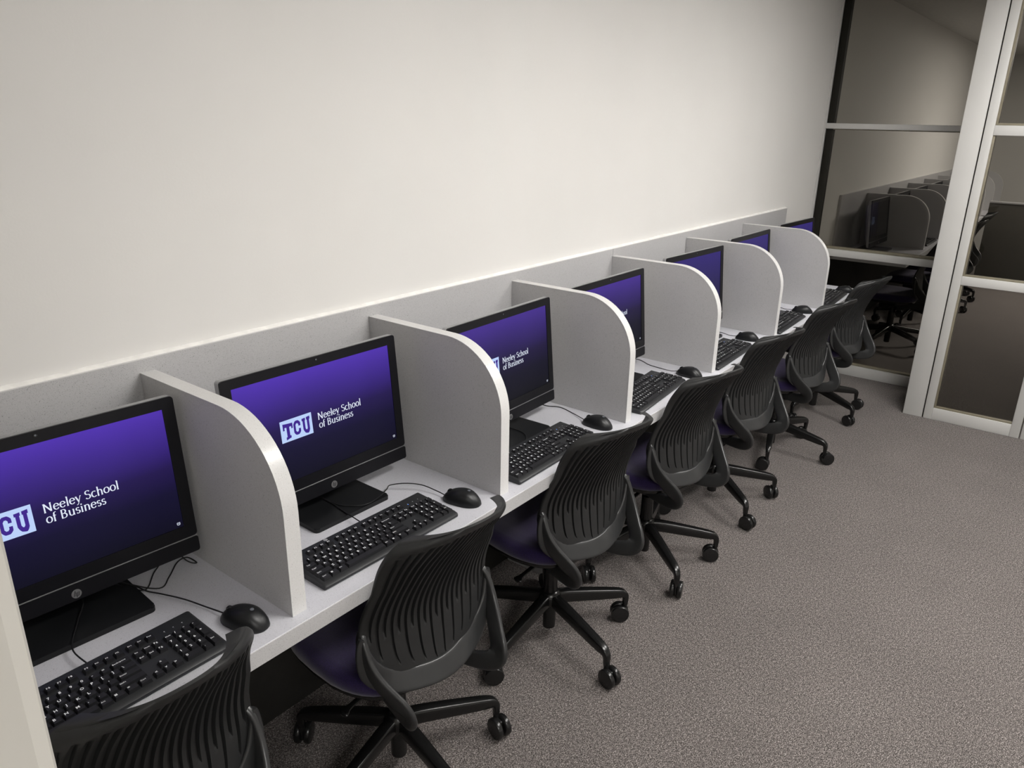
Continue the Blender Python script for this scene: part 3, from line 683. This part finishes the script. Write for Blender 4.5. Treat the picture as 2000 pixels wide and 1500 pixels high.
def make_chair():
    e = empty('task_chair', '', 'chair', (0, 0, 0))
    # --- slatted flexible back
    ns = 21; cols = [(-1.0, 0), (-.985, 0), (-.965, 0)]
    slots = []
    for k in range(ns):
        c_ = -.885+1.77*k/(ns-1); slots.append(c_); cols += [(c_, -.0185), (c_, -.0115), (c_, .0115), (c_, .0185)]
    cols += [(.965, 0), (.985, 0), (1.0, 0)]
    zs = [BZ0+(BZ1-BZ0)*t for t in [0, .012, .03, .06, .09]+[.12+i*.0205 for i in range(36)]+[.865, .89, .915, .94, .955, .97, .982, .992, 1.0]]
    zs = sorted(set(round(z, 5) for z in zs))
    def col(cd, z): return cd[0]+cd[1]*interp([(.43, .75), (.55, .85), (.65, 1.25), (.76, 1.65), (.92, 1.75)], z)
    idx = {round(c_, 4): k for k, c_ in enumerate(slots)}
    def depth(cd, z):
        if abs(cd[1]) != .0115: return 0
        k = idx[round(cd[0], 4)]; c_ = abs(cd[0])
        lo = (.605+.012*c_) if k % 2 == 0 else .502+.085*c_**2.2
        hi = .890-.040*c_**4
        return -.0085 if lo < z < hi else 0
    bm = bmesh.new(); A, B = [], []
    for z in zs:
        ra, rb = [], []
        for cdv in cols:
            u = col(cdv, z); edge = 1-abs(u); th = .0058 if edge > .01 else .0030
            if z > BZ1-.006 or z < BZ0+.004: th = .0032
            ra.append(bm.verts.new(bpos(u, z, th+depth(cdv, z)))); rb.append(bm.verts.new(bpos(u, z, -th*.9)))
        A.append(ra); B.append(rb)
    nc = len(cols)
    for j in range(len(zs)-1):
        for i in range(nc-1):
            bm.faces.new((A[j][i], A[j][i+1], A[j+1][i+1], A[j+1][i])); bm.faces.new((B[j][i], B[j+1][i], B[j+1][i+1], B[j][i+1]))
        for i in (0, nc-1): bm.faces.new((A[j][i], A[j+1][i], B[j+1][i], B[j][i]))
    for j in (0, len(zs)-1):
        for i in range(nc-1): bm.faces.new((A[j][i], A[j][i+1], B[j][i+1], B[j][i]))
    finish('backrest', bm, M['shell'], e, smooth=50)
    # --- cradle band round the lower back
    path, nrm, wd = [], [], []
    zz = [.632-.158*i/16 for i in range(17)]
    left = [(-.985, z) for z in zz]; 
    for u, z in left: path.append(bpos(u, z, .011)); nrm.append((bpos(u, z, .02)-bpos(u, z, 0)).normalized())
    for i in range(1, 12):
        u = -.985+1.97*i/12; z = .474-.010*(1-abs(u)**2.5); path.append(bpos(u*.99, z, .011)); nrm.append((bpos(u, z, .02)-bpos(u, z, 0)).normalized())
    for u, z in left[::-1]: path.append(bpos(-u, z, .011)); nrm.append((bpos(-u, z, .02)-bpos(-u, z, 0)).normalized())
    for _ in range(3):
        path = [path[0]]+[(path[i-1]+path[i]*2+path[i+1])/4 for i in range(1, len(path)-1)]+[path[-1]]
    n_ = len(path); ws = []
    for i in range(n_):
        t = min(i, n_-1-i)/(n_/2); ws.append(.010+.048*min(1, t*2.2)**.7)
    bm = bmesh.new(); sweep(bm, path, nrm, .013, ws, 16, 4); finish('back_frame', bm, M['chair'], e, smooth=60)
    # --- side arms: hook at the waist, down behind the seat, forward underneath
    for s in (-1, 1):
        P = [(s*.196, -.130, .640), (s*.203, -.142, .608), (s*.202, -.160, .562), (s*.192, -.184, .522), (s*.176, -.212, .486), (s*.162, -.236, .457), (s*.153, -.242, .430), (s*.144, -.222, .408), (s*.130, -.172, .394), (s*.11, -.09, .386), (s*.085, -.02, .388)]
        C = catmull(P, 4); n = len(C); hs = [interp([(0, .012), (.08, .036), (.3, .054), (.55, .062), (.75, .054), (1, .036)], i/(n-1)) for i in range(n)]
        bm = bmesh.new(); sweep(bm, C, (1, 0, 0), .017, hs, 16, 3.6); finish('side_arm', bm, M['chair'], e, smooth=60)
    # --- seat cushion and pan
    def seat_out(k, z, sx=.228, y0=-.172, y1=.270):
        P = []
        for i in range(40):
            a = 2*pi*i/40; ca, sa = cos(a), sin(a)
            x = sx*math.copysign(abs(ca)**.62, ca); y = (y0+y1)/2+(y1-y0)/2*math.copysign(abs(sa)**.60, sa)
            x *= 1-.10*max(0, -(y)/.2)
            P.append((x*k, (y-.04)*k+.04, z))
        return P
    def stack(levels):
        bm = bmesh.new(); rings = []
        for k, z, *o in levels: rings.append([bm.verts.new((x, y, zz-max(0, y-.17)*.28+.012*(x/.24)**2)) for x, y, zz in seat_out(k, z)])
        for a, b in zip(rings, rings[1:]):
            for i in range(40): bm.faces.new((a[i], a[(i+1) % 40], b[(i+1) % 40], b[i]))
        bm.faces.new(rings[0][::-1]); bm.faces.new(rings[-1]); return bm
    finish('seat', stack([(.955, .418), (.985, .424), (1.0, .436), (1.0, .448), (.985, .460), (.95, .468), (.85, .473), (.6, .468), (.3, .464)]), M['seat'], e, smooth=70)
    bm = bmesh.new()
    finish('seat_pan', stack([(.60, .388), (.80, .392), (.93, .402), (.965, .410), (.965, .4185)]), M['metal'], e, smooth=60)
    bm.free(); bm = bmesh.new(); box(bm, -.095, .095, -.11, .10, .345, .395, .018, 3); finish('mechanism', bm, M['metal'], e, smooth=50)
    bm = bmesh.new(); sweep(bm, catmull([(-.06, -.02, .362), (-.13, -.03, .352), (-.185, -.035, .345), (-.205, -.036, .338)], 4), (0, 1, 0), [.016]*8+[.02, .03, .034, .03, .012], .010, 10, 2.5); finish('lever', bm, M['metal'], e, smooth=60)
    bm = bmesh.new(); lathe(bm, [(.014, .045), (.0155, .047), (.0155, .30), (.0155, .355)], 20); finish('gas_lift', bm, M['metal'], e, smooth=40)
    bm = bmesh.new(); lathe(bm, [(.020, .040), (.0225, .042), (.0235, .135), (.033, .138), (.040, .148), (.040, .176), (.033, .190), (.026, .194), (.025, .300), (.022, .303)], 28); hub = finish('hub', bm, M['metal'], e, smooth=40)
    return e
def add_base(e, phase, seed):
    rnd = random.Random(seed)
    for k in range(5):
        a = R(phase+72*k); d = V((cos(a), sin(a), 0)); sd = V((-sin(a), cos(a), 0))
        if k == 0 and not hasattr(add_base, 'leg'):
            bm = bmesh.new()
            P = [(.015, 0, .160), (.05, 0, .160), (.12, 0, .150), (.20, 0, .137), (.265, 0, .126), (.288, 0, .121), (.300, 0, .112), (.304, 0, .098), (.304, 0, .072)]
            C = catmull(P, 3); n = len(C)
            ws = [interp([(0, .040), (.3, .037), (.6, .029), (.72, .025), (.85, .022), (1, .018)], i/(n-1)) for i in range(n)]
            hs = [interp([(0, .050), (.3, .044), (.6, .032), (.72, .026), (.85, .022), (1, .018)], i/(n-1)) for i in range(n)]
            sweep(bm, C, (0, 1, 0), ws, hs, 16, 4.6); t = finish('base_leg', bm, M['metal'], e, smooth=50); add_base.leg = t.data; leg = t
            bm = bmesh.new()      # caster hood + axle, swivel at origin
            lathe(bm, [(.009, .030), (.010, .044)], 14, (0, 0, .028)); box(bm, -.004, .030, -.0055, .0055, .018, .060, .004, 2)
            add_base.hood = finish('caster', bm, M['caster'], leg, smooth=50).data
            bm = bmesh.new(); lathe(bm, [(.016, -.0105), (.0265, -.0100), (.032, -.007), (.034, -.003), (.034, .005), (.032, .0085), (.022, .0105)], 26, axis='y'); add_base.wheel = finish('w', bm, M['caster'], leg, smooth=40).data
            for c in list(leg.children): bpy.data.objects.remove(c)
        else:
            leg = bpy.data.objects.new('base_leg', add_base.leg); COL.objects.link(leg); leg.parent = e
        leg.rotation_euler = (0, 0, a)
        ca = rnd.uniform(-2.6, 2.6)
        cs = bpy.data.objects.new('caster', add_base.hood); COL.objects.link(cs); cs.parent = e
        cs.location = (d.x*.304, d.y*.304, 0); cs.rotation_euler = (0, 0, ca)
        for sgn in (-1, 1):
            wh = bpy.data.objects.new('wheel', add_base.wheel); COL.objects.link(wh); wh.parent = cs
            wh.location = (.018, sgn*.0140, .0342); wh.rotation_euler = (0, 0, 0 if sgn > 0 else pi)
            # tapered outer face looks outward on both sides
CH = [(-.333, -.410, -1, -100), (.375, -.440, -5, -28), (1.125, -.440, -9, -34), (1.803, -.458, -10, -55), (2.512, -.455, -10, -55), (3.29, -.47, -10, -92), (4.075, -.462, -10, -115)]
HL = ['nearest the camera, cut off bottom left', 'at the second carrel from the camera', 'at the third carrel from the camera', 'at the fourth carrel from the camera', 'at the fifth carrel from the camera', 'at the sixth carrel, next to last', 'at the last carrel in front of the window']
ch = make_chair()
x, y, a, ph = CH[0]; ch.location = (x, y, 0); ch.rotation_euler = (0, 0, R(a)); tag(ch, 'black slatted-back task chair with purple seat '+HL[0], 'chair', 'black task chairs with purple seats')
ctree = tree_of(ch, index_children())
chairs = [ch]
for i in range(1, 7):
    x, y, a, ph = CH[i]; chairs.append(copy_tree(ch, ctree, (x, y, 0), R(a), 'black slatted-back task chair with purple seat '+HL[i]))
NC = [(6.02, -.47, 4, 25), (6.95, -.46, 0, -40), (7.72, -.50, -5, -70), (8.52, -.48, 3, -35)]
nchairs = [copy_tree(ch, ctree, (x, y, 0), R(a), 'dark task chair in the next room, '+['closest behind', 'second from', 'third from', 'fourth from', 'fifth from'][i]+' the window', 'task chairs in the next room') for i, (x, y, a, ph) in enumerate(NC)]
for i, c in enumerate(chairs): add_base(c, CH[i][3]-CH[i][2], 20+i)
for i, c in enumerate(nchairs): add_base(c, NC[i][3]-NC[i][2], 40+i)
# low dark partition at the far end of the next room
t = empty('low_partition', 'low dark partition standing across the next room behind the glass', 'partition', (9.72, -2.6, 0))
boxo('panel', M['partition'], -.03, .03, -1.8, 2.0, 0.02, .93, .004, t); boxo('cap', M['lam'], -.04, .04, -1.8, 2.0, .93, .95, .003, t); boxo('foot', M['metal'], -.05, .05, -1.8, 2.0, 0, .02, .002, t)
# drop scratch data
for me in list(bpy.data.meshes):
    if me.users == 0: bpy.data.meshes.remove(me)
